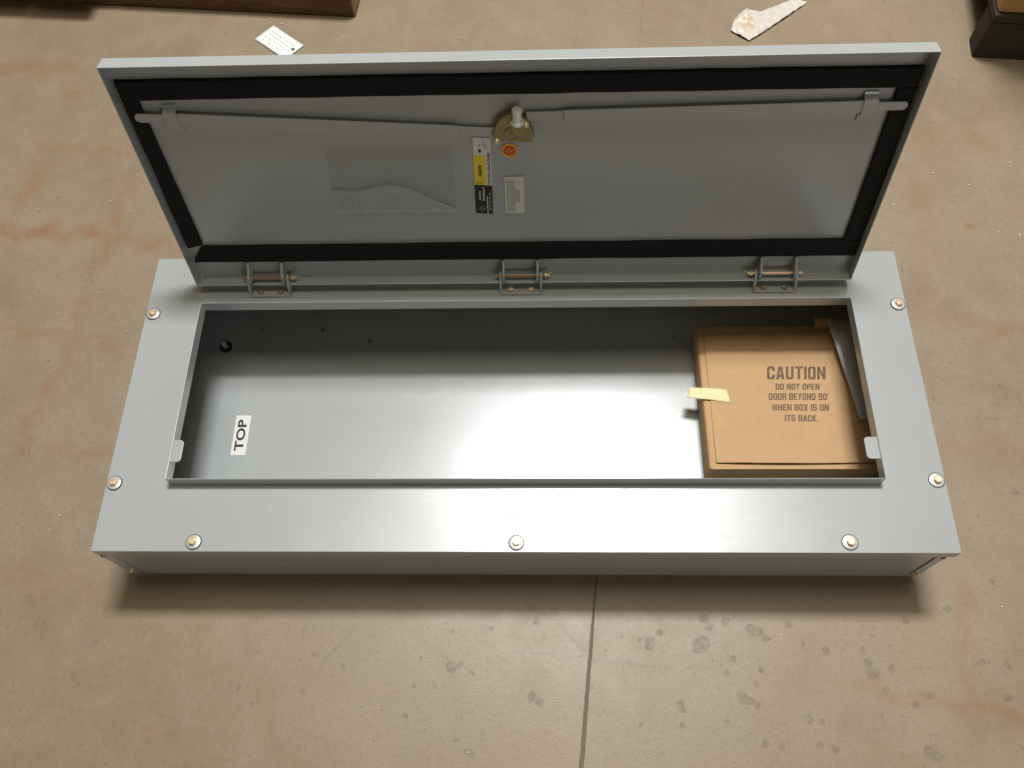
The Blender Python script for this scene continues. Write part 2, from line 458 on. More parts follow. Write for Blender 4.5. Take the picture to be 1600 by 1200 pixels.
PLASTIC = simple('crumpled_plastic', (0.64, 0.59, 0.53), 0.30, 0.0, 0.07, 70, 0.25)
CHIP = simple('pale_chip', (0.56, 0.50, 0.41), 0.5, 0.0, 0.1, 300)
WOOD = wood_mat('pallet_wood', (0.085, 0.045, 0.018), (0.19, 0.105, 0.045))
WOODEND = wood_mat('pallet_wood_lit_end', (0.20, 0.14, 0.075), (0.34, 0.25, 0.14))  # beam ends lighter: the light falling on them is put into the colour
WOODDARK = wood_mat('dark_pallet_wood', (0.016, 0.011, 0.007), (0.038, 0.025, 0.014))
GALV = simple('grey_strip_metal', (0.55, 0.55, 0.55), 0.30, 0.0, 0.06, 90)

# marks measured on the concrete: (x, y, radius, strength), chips (x, y, r), rust lines, scratches
SPOTS= [(0.022, -0.061, 0.0045, 1.0), (0.256, -0.055, 0.0071, 1.0), (0.263, -0.067, 0.0053, 1.0), (0.286, -0.059, 0.0053, 1.0), (0.249, -0.091, 0.0118, 1.0), (0.179, -0.09, 0.0079, 1.0), (0.193, -0.075, 0.0044, 1.0), (0.141, -0.08, 0.0027, 1.0), (0.165, -0.085, 0.0026, 1.0), (0.319, -0.07, 0.007, 1.0), (0.329, -0.073, 0.0061, 1.0), (0.339, -0.082, 0.0052, 1.0), (0.281, -0.128, 0.0034, 1.0), (0.327, -0.123, 0.0039, 1.0), (0.016, -0.16, 0.0061, 1.0), (0.026, -0.166, 0.0056, 1.0), (0.299, -0.16, 0.0076, 1.0), (0.31, -0.164, 0.0051, 1.0), (0.317, -0.169, 0.0046, 1.0), (0.215, -0.168, 0.0051, 1.0), (0.217, -0.174, 0.0047, 1.0), (0.216, -0.194, 0.0038, 1.0), (0.472, -0.113, 0.006, 1.0), (0.477, -0.126, 0.0077, 1.0), (0.502, -0.121, 0.0051, 1.0), (0.467, -0.097, 0.0039, 1.0), (0.418, -0.097, 0.0052, 1.0), (0.623, -0.111, 0.0051, 1.0), (0.656, -0.114, 0.0051, 1.0), (0.647, -0.156, 0.0062, 1.0), (0.49, -0.148, 0.0046, 1.0), (0.545, -0.155, 0.005, 1.0), (0.524, -0.166, 0.005, 1.0), (0.533, -0.057, 0.0048, 1.0), (0.541, -0.017, 0.0035, 1.0), (0.592, -0.041, 0.0052, 1.0), (0.662, -0.002, 0.004, 1.0), (0.383, -0.185, 0.005, 1.0), (0.4, -0.188, 0.0033, 1.0), (0.323, -0.216, 0.005, 1.0), (0.343, -0.22, 0.0041, 1.0), (0.393, -0.217, 0.0045, 1.0), (0.412, -0.221, 0.0045, 1.0), (0.534, -0.222, 0.009, 1.0), (0.541, -0.229, 0.0065, 1.0), (0.484, -0.077, 0.0026, 1.0), (0.388, -0.088, 0.0035, 1.0), (0.319, -0.141, 0.0034, 1.0), (0.16, -0.195, 0.0025, 1.0), (0.275, -0.189, 0.0034, 1.0), (0.372, -0.062, 0.0044, 1.0), (0.291, -0.109, 0.0043, 1.0), (-0.095, -0.123, 0.0079, 0.8), (-0.083, -0.12, 0.0053, 0.8), (-0.066, -0.129, 0.0044, 0.8), (-0.285, -0.107, 0.0045, 0.8), (-0.306, -0.114, 0.0036, 0.8), (-0.137, -0.11, 0.0031, 0.8), (-0.245, -0.122, 0.0031, 0.8), (-0.386, -0.151, 0.004, 0.8), (-0.365, -0.172, 0.0035, 0.8), (-0.297, -0.154, 0.0035, 0.8), (-0.155, -0.186, 0.0043, 0.8), (-0.083, -0.215, 0.0038, 0.8), (-0.067, -0.231, 0.0059, 0.8), (-0.532, -0.079, 0.0037, 0.8), (-0.599, -0.092, 0.0037, 0.8), (-0.611, -0.128, 0.0036, 0.8), (-0.695, -0.07, 0.0033, 0.8), (-0.733, -0.072, 0.0028, 0.8), (-0.144, -0.148, 0.0035, 0.8), (-0.116, -0.148, 0.0035, 0.8), (-0.095, -0.074, 0.0031, 0.8), (-0.105, -0.063, 0.0032, 0.8), (-0.041, -0.071, 0.0036, 0.8), (-0.771, 0.11, 0.0051, 0.5), (-0.73, 0.118, 0.0023, 0.5), (-0.682, 0.336, 0.0027, 0.5), (-0.791, 0.199, 0.0029, 0.5), (-0.754, 0.278, 0.003, 0.5), (-0.73, 0.278, 0.003, 0.5), (-0.822, 0.288, 0.0036, 0.5), (0.648, 0.359, 0.0067, 0.5), (0.677, 0.345, 0.005, 0.5), (0.686, 0.321, 0.0059, 0.5), (0.639, 0.282, 0.0065, 0.5), (0.745, 0.303, 0.0072, 0.5), (0.77, 0.29, 0.0065, 0.5), (0.77, 0.275, 0.0052, 0.5), (0.723, 0.246, 0.007, 0.5), (0.714, 0.25, 0.0051, 0.5), (0.664, 0.183, 0.0044, 0.5), (0.665, 0.152, 0.0037, 0.5), (0.726, 0.129, 0.0092, 0.5), (0.711, 0.086, 0.0048, 0.5), (0.673, 0.133, 0.0025, 0.5), (0.71, 0.209, 0.0025, 0.5)]
CHIPS= [(-0.882, 0.668, 0.0036), (-0.843, 0.808, 0.0025), (-0.753, 0.686, 0.0024), (-0.918, 0.922, 0.0026), (-0.664, 0.412, 0.0022), (-0.778, 0.436, 0.0022), (-0.726, 0.49, 0.0023), (-0.521, 1.149, 0.0027), (-0.496, 1.133, 0.0033), (-0.477, 1.127, 0.0026), (0.727, 0.724, 0.0056), (0.646, 0.657, 0.0055), (0.867, 0.745, 0.0044), (0.784, 0.696, 0.0033), (0.845, 0.589, 0.0053), (0.811, 0.595, 0.0032), (0.667, -0.037, 0.003), (-0.095, -0.122, 0.0018), (0.359, -0.077, 0.0026), (-0.067, -0.23, 0.0025), (-0.375, 1.1, 0.0026), (-0.296, 1.084, 0.0026), (-0.735, -0.004, 0.0019), (-0.699, 0.093, 0.003), (-0.708, 0.072, 0.002)]
STAINS= [(-0.922, 0.817, -0.753, 0.806, 0.0074, 0.6), (-0.942, 0.624, -0.763, 0.611, 0.0082, 1), (-0.761, 0.605, -0.607, 0.585, 0.0069, 0.6), (-0.727, 0.744, -0.746, 0.539, 0.0069, 0.6), (-0.904, 0.77, -0.92, 0.696, 0.0109, 0.7), (-0.884, 0.418, -0.645, 0.386, 0.0065, 0.5), (-0.748, 0.474, -0.768, 0.292, 0.0064, 0.6), (-0.768, 0.292, -0.791, 0.203, 0.0082, 0.7), (-0.749, 0.198, -0.644, 0.187, 0.0051, 0.5), (-1.054, 1.019, -0.924, 1.025, 0.0132, 0.6), (-0.744, -0.004, -0.637, -0.013, 0.0114, 0.4), (0.718, 0.83, 0.659, 0.423, 0.0122, 0.35), (0.71, 0.423, 0.806, 0.398, 0.009, 0.5), (0.42, -0.138, 0.575, -0.165, 0.005, 0.6), (0.575, -0.165, 0.661, -0.184, 0.0066, 0.7), (0.616, -0.013, 0.595, -0.148, 0.0084, 0.5), (0.392, -0.092, 0.369, -0.134, 0.0171, 0.4), (0.706, 0.83, 0.825, 0.797, 0.0158, 0.4), (0.569, 0.21, 0.756, 0.199, 0.0132, 0.35), (0.617, 0.263, 0.619, 0.042, 0.0108, 0.3), (-0.511, -0.208, -0.5, -0.21, 0.0044, 1), (-0.66, -0.196, -0.655, -0.197, 0.0036, 0.8), (0.763, 0.616, 0.773, 0.613, 0.0054, 1), (-0.901, 0.955, -0.882, 0.946, 0.0103, 0.6), (-0.702, -0.09, -0.677, -0.248, 0.0122, 0.2), (-0.526, -0.157, -0.501, -0.238, 0.0087, 0.2)]
SCRATCH= [(-0.229, -0.065, -0.277, -0.122), (-0.011, -0.1, 0.103, -0.111), (0.103, -0.111, 0.207, -0.123), (0.051, -0.059, 0.103, -0.119)]

# ------------------------------------------------------------------ the floor
JX, JY, JS = 0.1085, 0.002, 0.112            # saw-cut joint: x = JX + JS*(y - JY)
def build_floor():
    def dense(a, b, st): return list(np.arange(a, b, st))
    outer = [0.05, 0.15, 0.4, 1.0, 2.2, 4.5]
    ys = [-0.31 - o for o in outer[::-1]] + dense(-0.31, 0.03, 0.0028) + dense(0.03, 1.35, 0.0075) + [1.36 + o for o in outer]
    L = [-1.35 - o for o in outer[::-1]] + dense(-1.35, -1.0, 0.012) + dense(-1.0, -0.009, 0.0032)
    Rr = dense(0.009, 0.75, 0.0032) + dense(0.75, 1.15, 0.012) + [1.16 + o for o in outer]
    ny = len(ys); ys = np.array(ys)
    half = 0.0011 + 0.0010*np.clip((-0.045 - ys)/0.03, 0, 1) + 0.0008*np.clip((-0.08 - ys)/0.15, 0, 1)
    jit = lambda: np.array([noise.noise(Vector((y*55, random.random()*0.2, 3.1)))*0.0012 + noise.noise(Vector((y*300, 1.7, random.random()*0.3)))*0.0010 for y in ys])
    cols = [np.full(ny, x) for x in L]
    mid = [(-half*1.0 - 0.0007 + jit()), (-half + jit()*0.6), (-half*0.55), (half*0.55), (half + jit()*0.6), (half + 0.0007 + jit())]
    zmid = [0, 0, -0.0003, -0.0003, 0, 0]
    jmid = [0.0, 0.9, 1, 1, 0.9, 0.0]
    n0 = len(cols); cols += mid; cols += [np.full(ny, x) for x in Rr]
    nx = len(cols)
    X = np.stack(cols, 1); Y = np.repeat(ys[:, None], nx, 1)
    X = X + JX + JS*(Y - JY); Z = np.zeros_like(X); J = np.zeros_like(X)
    for k in range(6): Z[:, n0+k] = zmid[k]; J[:, n0+k] = jmid[k]
    co = np.stack([X, Y, Z], -1).reshape(-1, 3)
    i, j = np.meshgrid(np.arange(ny-1), np.arange(nx-1), indexing='ij')
    a = (i*nx + j).ravel()
    fa = np.stack([a, a+1, a+nx+1, a+nx], 1)
    me = bpy.data.meshes.new('floor')
    me.vertices.add(len(co)); me.vertices.foreach_set('co', co.astype(np.float32).ravel())
    me.loops.add(fa.size); me.loops.foreach_set('vertex_index', fa.astype(np.int32).ravel())
    me.polygons.add(len(fa)); me.polygons.foreach_set('loop_start', (np.arange(len(fa))*4).astype(np.int32))
    me.update(calc_edges=True)
    x, y = co[:, 0], co[:, 1]
    J = J*np.where(Y > 0.3, 0.28, 1.0)
    wx = 0.0025*np.sin(y*31+1.3*np.sin(x*17)) + 0.006*np.sin(y*83+x*40) + 0.004*np.sin(x*150+y*60)
    wy = 0.0025*np.sin(x*27+1.1*np.sin(y*21)) + 0.006*np.sin(x*79-y*35) + 0.004*np.sin(y*140-x*70)
    spot = np.zeros(len(co)); stain = np.zeros(len(co)); scr = np.zeros(len(co))
    for (cx, cy, r, k) in SPOTS:
        el = 0.75 + 0.5*random.random(); an = random.random()*3.14
        dx, dy = x-cx, y-cy
        u = dx*math.cos(an) + dy*math.sin(an); w = -dx*math.sin(an) + dy*math.cos(an)
        d = np.hypot(u*el, w/el)
        spot = np.maximum(spot, k*np.clip(0.5 + (r-d)/0.007, 0, 1))
    for (x0, y0, x1, y1, w, k) in STAINS:
        dx, dy = x1-x0, y1-y0; xs, yw = x+wx, y+wy; t = np.clip(((xs-x0)*dx+(yw-y0)*dy)/(dx*dx+dy*dy), 0, 1)
        d = np.hypot(xs-x0-t*dx, yw-y0-t*dy)
        stain = np.maximum(stain, k*np.exp(-(d/(w*1.9))**2))
    for (x0, y0, x1, y1) in SCRATCH:
        dx, dy = x1-x0, y1-y0; t = np.clip(((x-x0)*dx+(y-y0)*dy)/(dx*dx+dy*dy), 0, 1)
        d = np.hypot(x-x0-t*dx, y-y0-t*dy)
        scr = np.maximum(scr, np.clip(1-d/0.003, 0, 1))
    for nm, arr in (('spot', spot), ('stain', stain), ('scratch', scr), ('joint', J.ravel())):
        at = me.attributes.new(nm, 'FLOAT', 'POINT'); at.data.foreach_set('value', arr.astype(np.float32))
    o = link_mesh('floor', me, CONCRETE)
    tag(o, 'beige stained concrete warehouse floor with a dark saw-cut joint', 'floor', kind='structure')
    return o
build_floor()

# pale chips of debris lying on the concrete
bm = bmesh.new()
for cx, cy, r in CHIPS:
    r = min(r, 0.0030)
    n = random.choice((4, 5, 6)); a0 = random.random()*6
    z = 0.0006 + random.random()*0.0012
    top = [bm.verts.new((cx + r*0.8*random.uniform(.6, 1.1)*math.cos(a0+6.283*i/n), cy + r*0.6*random.uniform(.6, 1.1)*math.sin(a0+6.283*i/n), z + random.random()*0.0008)) for i in range(n)]
    bot = [bm.verts.new((q.co.x, q.co.y, 0.0001)) for q in top]
    bm.faces.new(top)
    for i in range(n): bm.faces.new((bot[i], bot[(i+1) % n], top[(i+1) % n], top[i]))
tag(from_bm('floor_debris', bm, CHIP), 'tiny pale chips and crumbs scattered over the concrete floor', 'debris', kind='stuff')

# ------------------------------------------------------------------ the enclosure
W, D, H = 1.12, 0.460, 0.1419
CXL, CXR, CYF, CYB, CC = -0.4712, 0.4762, 0.0922, 0.3675, 0.020
enc = empty('electrical_enclosure', (0, 0.23, 0))
tag(enc, 'long grey sheet-metal electrical enclosure lying on its back with its hinged door open', 'enclosure')
t = 0.0018
# box: back sheet and four walls
bx0, bx1, by0, by1 = -0.5525, 0.5525, 0.007, 0.453
box('back_panel', (bx0, by0, 0.0012), (bx1, by1, 0.0030), PAINT, enc)
zt = H - 0.0025
box('side_wall', (bx0+0.003, by0-t, 0.0), (bx1-0.003, by0, zt), PAINT, enc, bevel=0.0005)
box('side_wall', (bx0, by1, 0.0), (bx1, by1+t, zt), PAINT, enc, bevel=0.0005)
box('side_wall', (bx0-t, by0+0.002, 0.0), (bx0, by1, zt), PAINT, enc, bevel=0.0005)
box('side_wall', (bx1, by0+0.002, 0.0), (bx1+t, by1, zt), PAINT, enc, bevel=0.0005)
# folded ends of the end walls, just outside the front corners, with their screws
for sx, xo, yf in ((-1, 0.5640, 0.0032), (1, 0.5560, 0.0034)):
    x_in, x_out = (sx*0.5488 if sx < 0 else 0.5440), sx*xo
    fl = box('corner_flange', (min(x_in, x_out), yf, 0.014), (max(x_in, x_out), yf+0.0016, zt-0.001), PAINT, enc)
    for z in (0.026, zt-0.028):
        def Ts(q, sx=sx, z=z, xo=xo, yf=yf): return Vector((sx*(xo-0.0055) + q.x, yf - q.z, z + q.y))
        from_bm('screw', lathe_bm([(0, 0.0034), (0.0022, 0.0031), (0.0036, 0.0014), (0.0040, 0), (0, 0)], 12, Ts), ZINC if z < 0.05 else PINBROWN, fl, 40)

# cover: one sheet with a turned-down rim and a turned-up collar round the opening
def sheet_ring():
    b = bmesh.new()
    def rect(x0, y0, x1, y1, z): return [b.verts.new(c) for c in ((x0,y0,z),(x1,y0,z),(x1,y1,z),(x0,y1,z))]
    o = rect(-W/2, 0, W/2, D, H); l = rect(-W/2, 0, W/2, D, H-0.0200)
    i = rect(CXL, CYF, CXR, CYB, H); c = rect(CXL, CYF, CXR, CYB, H+CC)
    for k in range(4):
        m = (k+1) % 4
        b.faces.new((o[k], o[m], i[m], i[k]))
        b.faces.new((l[k], l[m], o[m], o[k]))
        b.faces.new((i[k], i[m], c[m], c[k]))
    return b
cov = from_bm('cover', sheet_ring(), COVER, enc)
md = cov.modifiers.new('Solidify', 'SOLIDIFY'); md.thickness = t; md.offset = -1
md = cov.modifiers.new('Bevel', 'BEVEL'); md.width = 0.0010; md.segments = 2; md.limit_method = 'ANGLE'; md.angle_limit = math.radians(40)
# strike tabs standing in from the collar
prism('tab', rounded_rect(CXL+0.001, 0.118, CXL+0.0150, 0.150, 0.005, 5, (1, 0, 0, 1)), H+CC-0.0042, H+CC-0.0026, PAINT, enc, bevel=0.0005)
prism('tab', rounded_rect(CXR-0.0185, 0.121, CXR-0.001, 0.152, 0.005, 5, (0, 1, 1, 0)), H+CC-0.0042, H+CC-0.0026, PAINT, enc, bevel=0.0005)
prism('tab', rounded_rect(-0.016, CYF+0.001, 0.015, CYF+0.0098, 0.003, 4, (1, 1, 0, 0)), H+CC-0.0040, H+CC-0.0024, PAINT, enc, bevel=0.0005)

# cover bolts: hex head on a washer over a dark rubber seal
def hexpts(r, a0=0.0): return [(r*math.cos(a0+math.pi*i/3), r*math.sin(a0+math.pi*i/3)) for i in range(6)]
b0 = prism_bm(hexpts(0.0052), 0.0022, 0.0072, bevel=0.0008)
me_head = bpy.data.meshes.new('bolt'); b0.to_mesh(me_head); b0.free()
b0 = lathe_bm([(0, 0.0026), (0.0072, 0.0024), (0.0092, 0.0019), (0.0098, 0.0011), (0, 0.0010)], 32)
me_w = bpy.data.meshes.new('washer'); b0.to_mesh(me_w); b0.free(); me_w.shade_smooth(); me_w.set_sharp_from_angle(angle=0.6)
b0 = lathe_bm([(0, 0.0012), (0.0101, 0.0012), (0.0106, 0.0007), (0.0106, 0.0001), (0, 0.0001)], 32)
me_s = bpy.data.meshes.new('rubber_seal'); b0.to_mesh(me_s); b0.free()
me_head.materials.append(ZINC); me_w.materials.append(WASHER); me_s.materials.append(DARK)
me_head2 = me_head.copy(); me_head2.materials.clear(); me_head2.materials.append(COPPER)
for x, y, hm in ((-0.550, 0.361, me_head2), (0.548, 0.367, me_head2), (-0.551, 0.094, me_head2), (0.549, 0.097, me_head2), (-0.425, 0.0125, me_head), (-0.002, 0.0125, me_head), (0.423, 0.0135, me_head2)):
    o = bpy.data.objects.new('bolt', hm); COL.objects.link(o)
    o.parent = enc; o.matrix_parent_inverse = Matrix.Translation(-enc.location)
    sx = 0.5485 if x > 0.5 else (-0.5485 if x < -0.5 else x)
    o.location = (sx, y, H); o.rotation_euler = (random.uniform(-.05, .05), random.uniform(-.05, .05), random.random())
    for nm, m in (('washer', me_w), ('rubber_seal', me_s)):
        c = bpy.data.objects.new(nm, m); COL.objects.link(c); c.parent = o

# inside: a mounting stud in a dimple and small rivets of the back sheet
def at(x, y, z): return lambda q: Vector((q.x+x, q.y+y, q.z+z))
zf = 0.0030
st = from_bm('mounting_stud', lathe_bm([(0.0042, 0.0), (0.0042, 0.010), (0.0036, 0.0128), (0.002, 0.0140), (0, 0.0142)], 16, at(-0.489, 0.380, zf)), STEEL, enc, 40)
from_bm('dimple', lathe_bm([(0.0105, 0.0002), (0.0096, 0.0018), (0.0080, 0.0020), (0.0060, 0.0010), (0.0043, 0.0008)], 28, at(-0.489, 0.380, zf)), DARK, st, 50)  # near-black colour stands in for the shade inside the recess
for x, y in ((-0.433, 0.412), (-0.331, 0.411), (-0.252, 0.390), (0.247, 0.393)):
    from_bm('rivet', prism_bm(hexpts(0.0034, random.random()), 0.0, 0.0025, at(x, y, zf), 0.0006), BRASS, enc)

# TOP label on the back sheet
tl = box('top_label', (-0.4515, 0.1885, zf+0.0003), (-0.4278, 0.2560, zf+0.0007), WHITE, enc, bevel=0.0)
ink = Ink(lambda a, b: Vector((-0.4278 - b, 0.1885 + a, zf+0.0010)))
ink.text('TOP', 0.0075, 0.0050, 0.0605, 0.0195, 0.030, 1.0)
ink.build('lettering', INK, tl)

# ---- the door, hinged behind the opening, swung 101.6 degrees
PH, DL, YH, ZH = 1.7729, 0.3609, 0.3988, H + 0.016
DXL, DXR, DD = -0.4832, 0.4819, 0.020
U = Vector((0, -math.cos(PH), math.sin(PH))); NN = Vector((0, -math.sin(PH), -math.cos(PH)))
DO = Vector((0, YH, ZH))
def TD(q): return DO + Vector((q[0], 0, 0)) + U*q[1] + NN*q[2]
def door_pan():
    b = bmesh.new()
    def rect(z): return [b.verts.new(TD(c)) for c in ((DXL, 0, z), (DXR, 0, z), (DXR, DL, z), (DXL, DL, z))]
    bk, fr = rect(-DD), rect(0)
    b.faces.new(bk)
    for k in range(4):
        m = (k+1) % 4
        b.faces.new((bk[k], fr[k], fr[m], bk[m]))
    bmesh.ops.recalc_face_normals(b, faces=list(b.faces))
    if b.faces[:][0].normal.dot(NN) < 0:
        bmesh.ops.reverse_faces(b, faces=list(b.faces))
    return b
door = from_bm('door', door_pan(), PAINT, enc)
md = door.modifiers.new('Solidify', 'SOLIDIFY'); md.thickness = t; md.offset = 1
md = door.modifiers.new('Bevel', 'BEVEL'); md.width = 0.0012; md.segments = 2; md.limit_method = 'ANGLE'; md.angle_limit = math.radians(40)
NS = -DD + t                                  # inner skin of the door
G0, G1 = NS, NS + 0.0058
def gasket(pts):
    out = []
    for i, p in enumerate(pts):                        # cut-by-hand foam: edges wander a little
        q = pts[(i+1) % len(pts)]; n = max(1, int(math.hypot(q[0]-p[0], q[1]-p[1])/0.012))
        for k in range(n):
            x = p[0]+(q[0]-p[0])*k/n; s = p[1]+(q[1]-p[1])*k/n
            out.append((x + 0.0007*noise.noise(Vector((x*22, s*22, i))), s + 0.0009*noise.noise(Vector((x*22, s*22, i+7.5)))))
    prism('gasket_strip', out, G0, G1, RUBBER, door, TD, 0.0012)
gasket([(-0.4785, 0.3080), (0.4775, 0.3075), (0.4775, 0.3335), (-0.4785, 0.3340)])
gasket([(-0.4790, 0.0362), (0.4800, 0.0362), (0.4800, 0.0655), (-0.4550, 0.0655), (-0.4640, 0.0600)])
gasket([(-0.4787, 0.0640), (-0.4560, 0.0700), (-0.4590, 0.3070), (-0.4785, 0.3070)])
gasket([(0.4570, 0.0670), (0.4795, 0.0670), (0.4775, 0.3065), (0.4545, 0.3065)])
for x in (-0.4775, 0.4765):
    from_bm('drain_rivet', lathe_bm([(0, 0.0014), (0.0012, 0.0011), (0.0018, 0)], 10, lambda q, x=x: TD((x+q.x, 0.0058+q.y, NS+q.z))), STEEL, door, 40)

# lock rods, each in a guide near the side of the door
def rod(x_in, s_in, x_out, s_out, hw, tip_hw):
    d = Vector((x_out-x_in, s_out-s_in)); L = d.length; d /= L; nrm = Vector((-d.y, d.x))
    def P(a, b): q = Vector((x_in, s_in)) + d*a + nrm*b; return (q.x, q.y)
    Lt = L - 0.050
    pts = [P(0, -hw), P(Lt, -hw), P(Lt+0.012, -tip_hw)]
    for k in range(7):
        a = -math.pi/2 + math.pi*k/6
        pts.append(P(L - tip_hw + tip_hw*math.cos(a), tip_hw*math.sin(a)))
    pts += [P(Lt+0.012, tip_hw), P(Lt, hw), P(0, hw)]
    sg = 1 if x_out > x_in else -1
    r = prism('lock_rod', pts if sg > 0 else pts[::-1], NS+0.0060, NS+0.0078, PAINT, enc, TD, 0.0005)
    # link to the latch cam
    prism('link_bar', [P(0.004, -0.0062), P(0.004, 0.0062), P(-0.046, 0.0062), P(-0.046, -0.0062)], NS+0.0036, NS+0.0056, PAINT, r, TD, 0.0006)
    # hump guide strapped over the rod
    c = Vector((x_in, s_in)) + d*(L-0.0455)
    b = bmesh.new(); rows = []
    for a, z in ((-0.024, 0.0004), (-0.0145, 0.0012), (-0.0095, 0.0086), (0.0095, 0.0086), (0.0130, 0.0016), (0.0175, 0.0004)):
        rows.append([b.verts.new(TD((c.x + x, c.y + a, NS + z))) for x in (-0.0085, 0.0085)])
    for p, q in zip(rows, rows[1:]): b.faces.new((p[0], p[1], q[1], q[0]))
    bmesh.ops.recalc_face_normals(b, faces=list(b.faces))
    g = from_bm('rod_guide', b, PAINT, r)
    m_ = g.modifiers.new('Solidify', 'SOLIDIFY'); m_.thickness = 0.0014; m_.offset = 0
    m_ = g.modifiers.new('Bevel', 'BEVEL'); m_.width = 0.0007; m_.segments = 2
    return r
rod(-0.0700, 0.2570, -0.4705, 0.2850, 0.0086, 0.0060)
rod(0.0605, 0.2768, 0.4725, 0.2838, 0.0084, 0.0056)

# latch: dull brass housing with a bright spindle and two screws
pl = [(-0.0270, 0.2445), (0.0225, 0.2425), (0.0240, 0.2510), (0.0200, 0.2640)]
for k in range(9):
    a = math.radians(20 + 140*k/8)
    pl.append((-0.0030 + 0.0205*math.cos(a), 0.2665 + 0.0160*math.sin(a)))
pl += [(-0.0245, 0.2640), (-0.0280, 0.2540)]
la = prism('latch', pl, NS+0.0002, NS+0.0120, BRASS, enc, TD, 0.0018)
from_bm('cam_boss', lathe_bm([(0.0100, 0), (0.0100, 0.0010), (0.0082, 0.0014), (0.0078, 0.0008), (0.0025, 0.0008), (0.0020, 0.0022), (0, 0.0024)], 24,
        lambda q: TD((-0.0040+q.x, 0.2560+q.y, NS+0.0120+q.z))), BRASS, la, 40)
SPX, SPS, SPN = 0.0035, 0.2730, NS + 0.0175
from_bm('spindle', lathe_bm([(0, -0.001), (0.0085, -0.001), (0.0085, 0.0025), (0.0060, 0.0030), (0.0060, 0.0150), (0.0066, 0.0152), (0.0066, 0.0185), (0.0050, 0.0205), (0.0030, 0.0206), (0.0026, 0.0190), (0, 0.0190)], 20,
        lambda q: TD((SPX+q.x, SPS+q.z, SPN-0.004-q.y))), STEEL, la, 35)
for x, s, n0 in ((-0.0225, 0.2470, 0.0118), (0.0145, 0.2700, 0.0118)):
    from_bm('screw', lathe_bm([(0, 0.0048), (0.0022, 0.0044), (0.0036, 0.0026), (0.0040, 0)], 12, lambda q, x=x, s=s, n0=n0: TD((x+q.x, s+q.y, NS+n0+q.z))), ZINC, la, 40)

# rating label
p0 = Vector((-0.0574, 0.1200)); ea = Vector((0.0032, 0.1238)); ew = Vector((0.0229, -0.0022))
def LB(z):
    def f(a, w): q = p0 + ea*a + ew*w; return TD((q.x, q.y, NS + z))
    return f
i0 = Ink(LB(0.0003)); i0.rect(0, 0, 1, 1)
rl = i0.build('rating_label', WHITE, enc)
tag(rl, 'narrow rating label in white, yellow and black')
i1 = Ink(LB(0.0005)); i1.quad([(0, -.01), (0, 1.01), (.395, 1.01), (.395, -.01)]); i1.build('black_field', BLACK, rl)
i1 = Ink(LB(0.0005)); i1.rect(0.395, -0.005, 0.782, 0.68); i1.build('yellow_field', YELLOW, rl)
def rot_text(ink, s, a0, a1, w0, w1, bold=0.01):      # reads upward: text-right = +a, text-up = -w
    T0 = ink.T; ink.T = lambda u, v: T0(u, -v)
    ink.text(s, a0, -w1, a1, -w0, bold); ink.T = T0
i2 = Ink(LB(0.0008))
rot_text(i2, 'AB433', 0.51, 0.66, 0.24, 0.44, 0.03)
rot_text(i2, 'CAT', 0.405, 0.445, 0.12, 0.24, 0.01); rot_text(i2, 'NO.', 0.405, 0.445, 0.34, 0.44, 0.01)
rot_text(i2, 'TYPE 3R/12 ENCLOSURE', 0.405, 0.825, 0.775, 0.93, 0.015)
i2.disc(0.838, 0.37, 0.022, 3.6); i2.disc(0.905, 0.37, 0.008, 4)
for k in range(3): i2.rect(0.89-0.02*k, 0.58+0.11*k, 0.985-0.06*k, 0.60+0.11*k)
i2.build('lettering', INK, rl)
i3 = Ink(LB(0.0008))
rot_text(i3, 'A-Series', 0.185, 0.315, 0.19, 0.33, 0.02); rot_text(i3, 'Panelboard', 0.185, 0.365, 0.42, 0.56, 0.02)
i3.rect(0.0, 0.685, 0.245, 0.735)
i3.build('lettering', WHITE, rl)
i4 = Ink(LB(0.0008))
for k in range(5):
    for wv in (0.80, 0.87): i4.rect(0.05+0.052*k, wv, 0.05+0.052*k+0.04, wv+0.035)
T0 = i4.T; i4.T = lambda a, b: T0(0.068 + a/ea.length, 0.38 + b/ew.length)
i4.ring(0, 0, 0.0036, 0.0042)
i4.ring(-0.0005, 0.0010, 0.0009, 0.0014, 14); i4.ring(0.0003, -0.0012, 0.0009, 0.0014, 14)
i4.T = T0
i4.build('lettering', simple('silver_ink', (0.36, 0.35, 0.33), 0.5), rl)

# round orange and red sticker
def RS(z): return lambda a, b: TD((-0.0080+a, 0.2228+b, NS+z))
r0 = Ink(RS(0.0004)); r0.disc(0, 0, 0.0116, 0.95)
rs = r0.build('round_sticker', ORANGE, enc)
r0 = Ink(RS(0.0006)); r0.disc(0, 0, 0.0078, 0.95); r0.build('red_centre', RED, rs)
r0 = Ink(RS(0.0008))
for k in (-2, -1, 0, 1, 2): r0.rect(0.0026*k/1.0*0.9-0.00045, -0.0048+abs(k)*0.0012, 0.0026*k*0.9+0.00045, 0.0048-abs(k)*0.0012)
r0.build('lettering', ORANGE, rs)
# small instruction sticker, printed sideways
ss = prism('instruction_sticker', [(x*1.0+0.00003*0, y) for x, y in rounded_rect(-0.0165, 0.1190, 0.0095, 0.1812, 0.0025)], NS+0.0002, NS+0.0005, OFFWHITE, enc, TD)
i5 = Ink(lambda a, b: TD((a, b, NS+0.0007)))
for c in range(8):
    x = -0.0140 + 0.0023*c
    s0 = 0.1225 if c < 5 else 0.138; s1 = 0.176 if c < 5 else 0.160
    s = s0
    while s < s1:
        l = random.uniform(0.0015, 0.0045); i5.rect(x, s, x+0.0011, min(s1, s+l)); s += l + 0.0008
i5.build('lettering', GREYINK, ss)

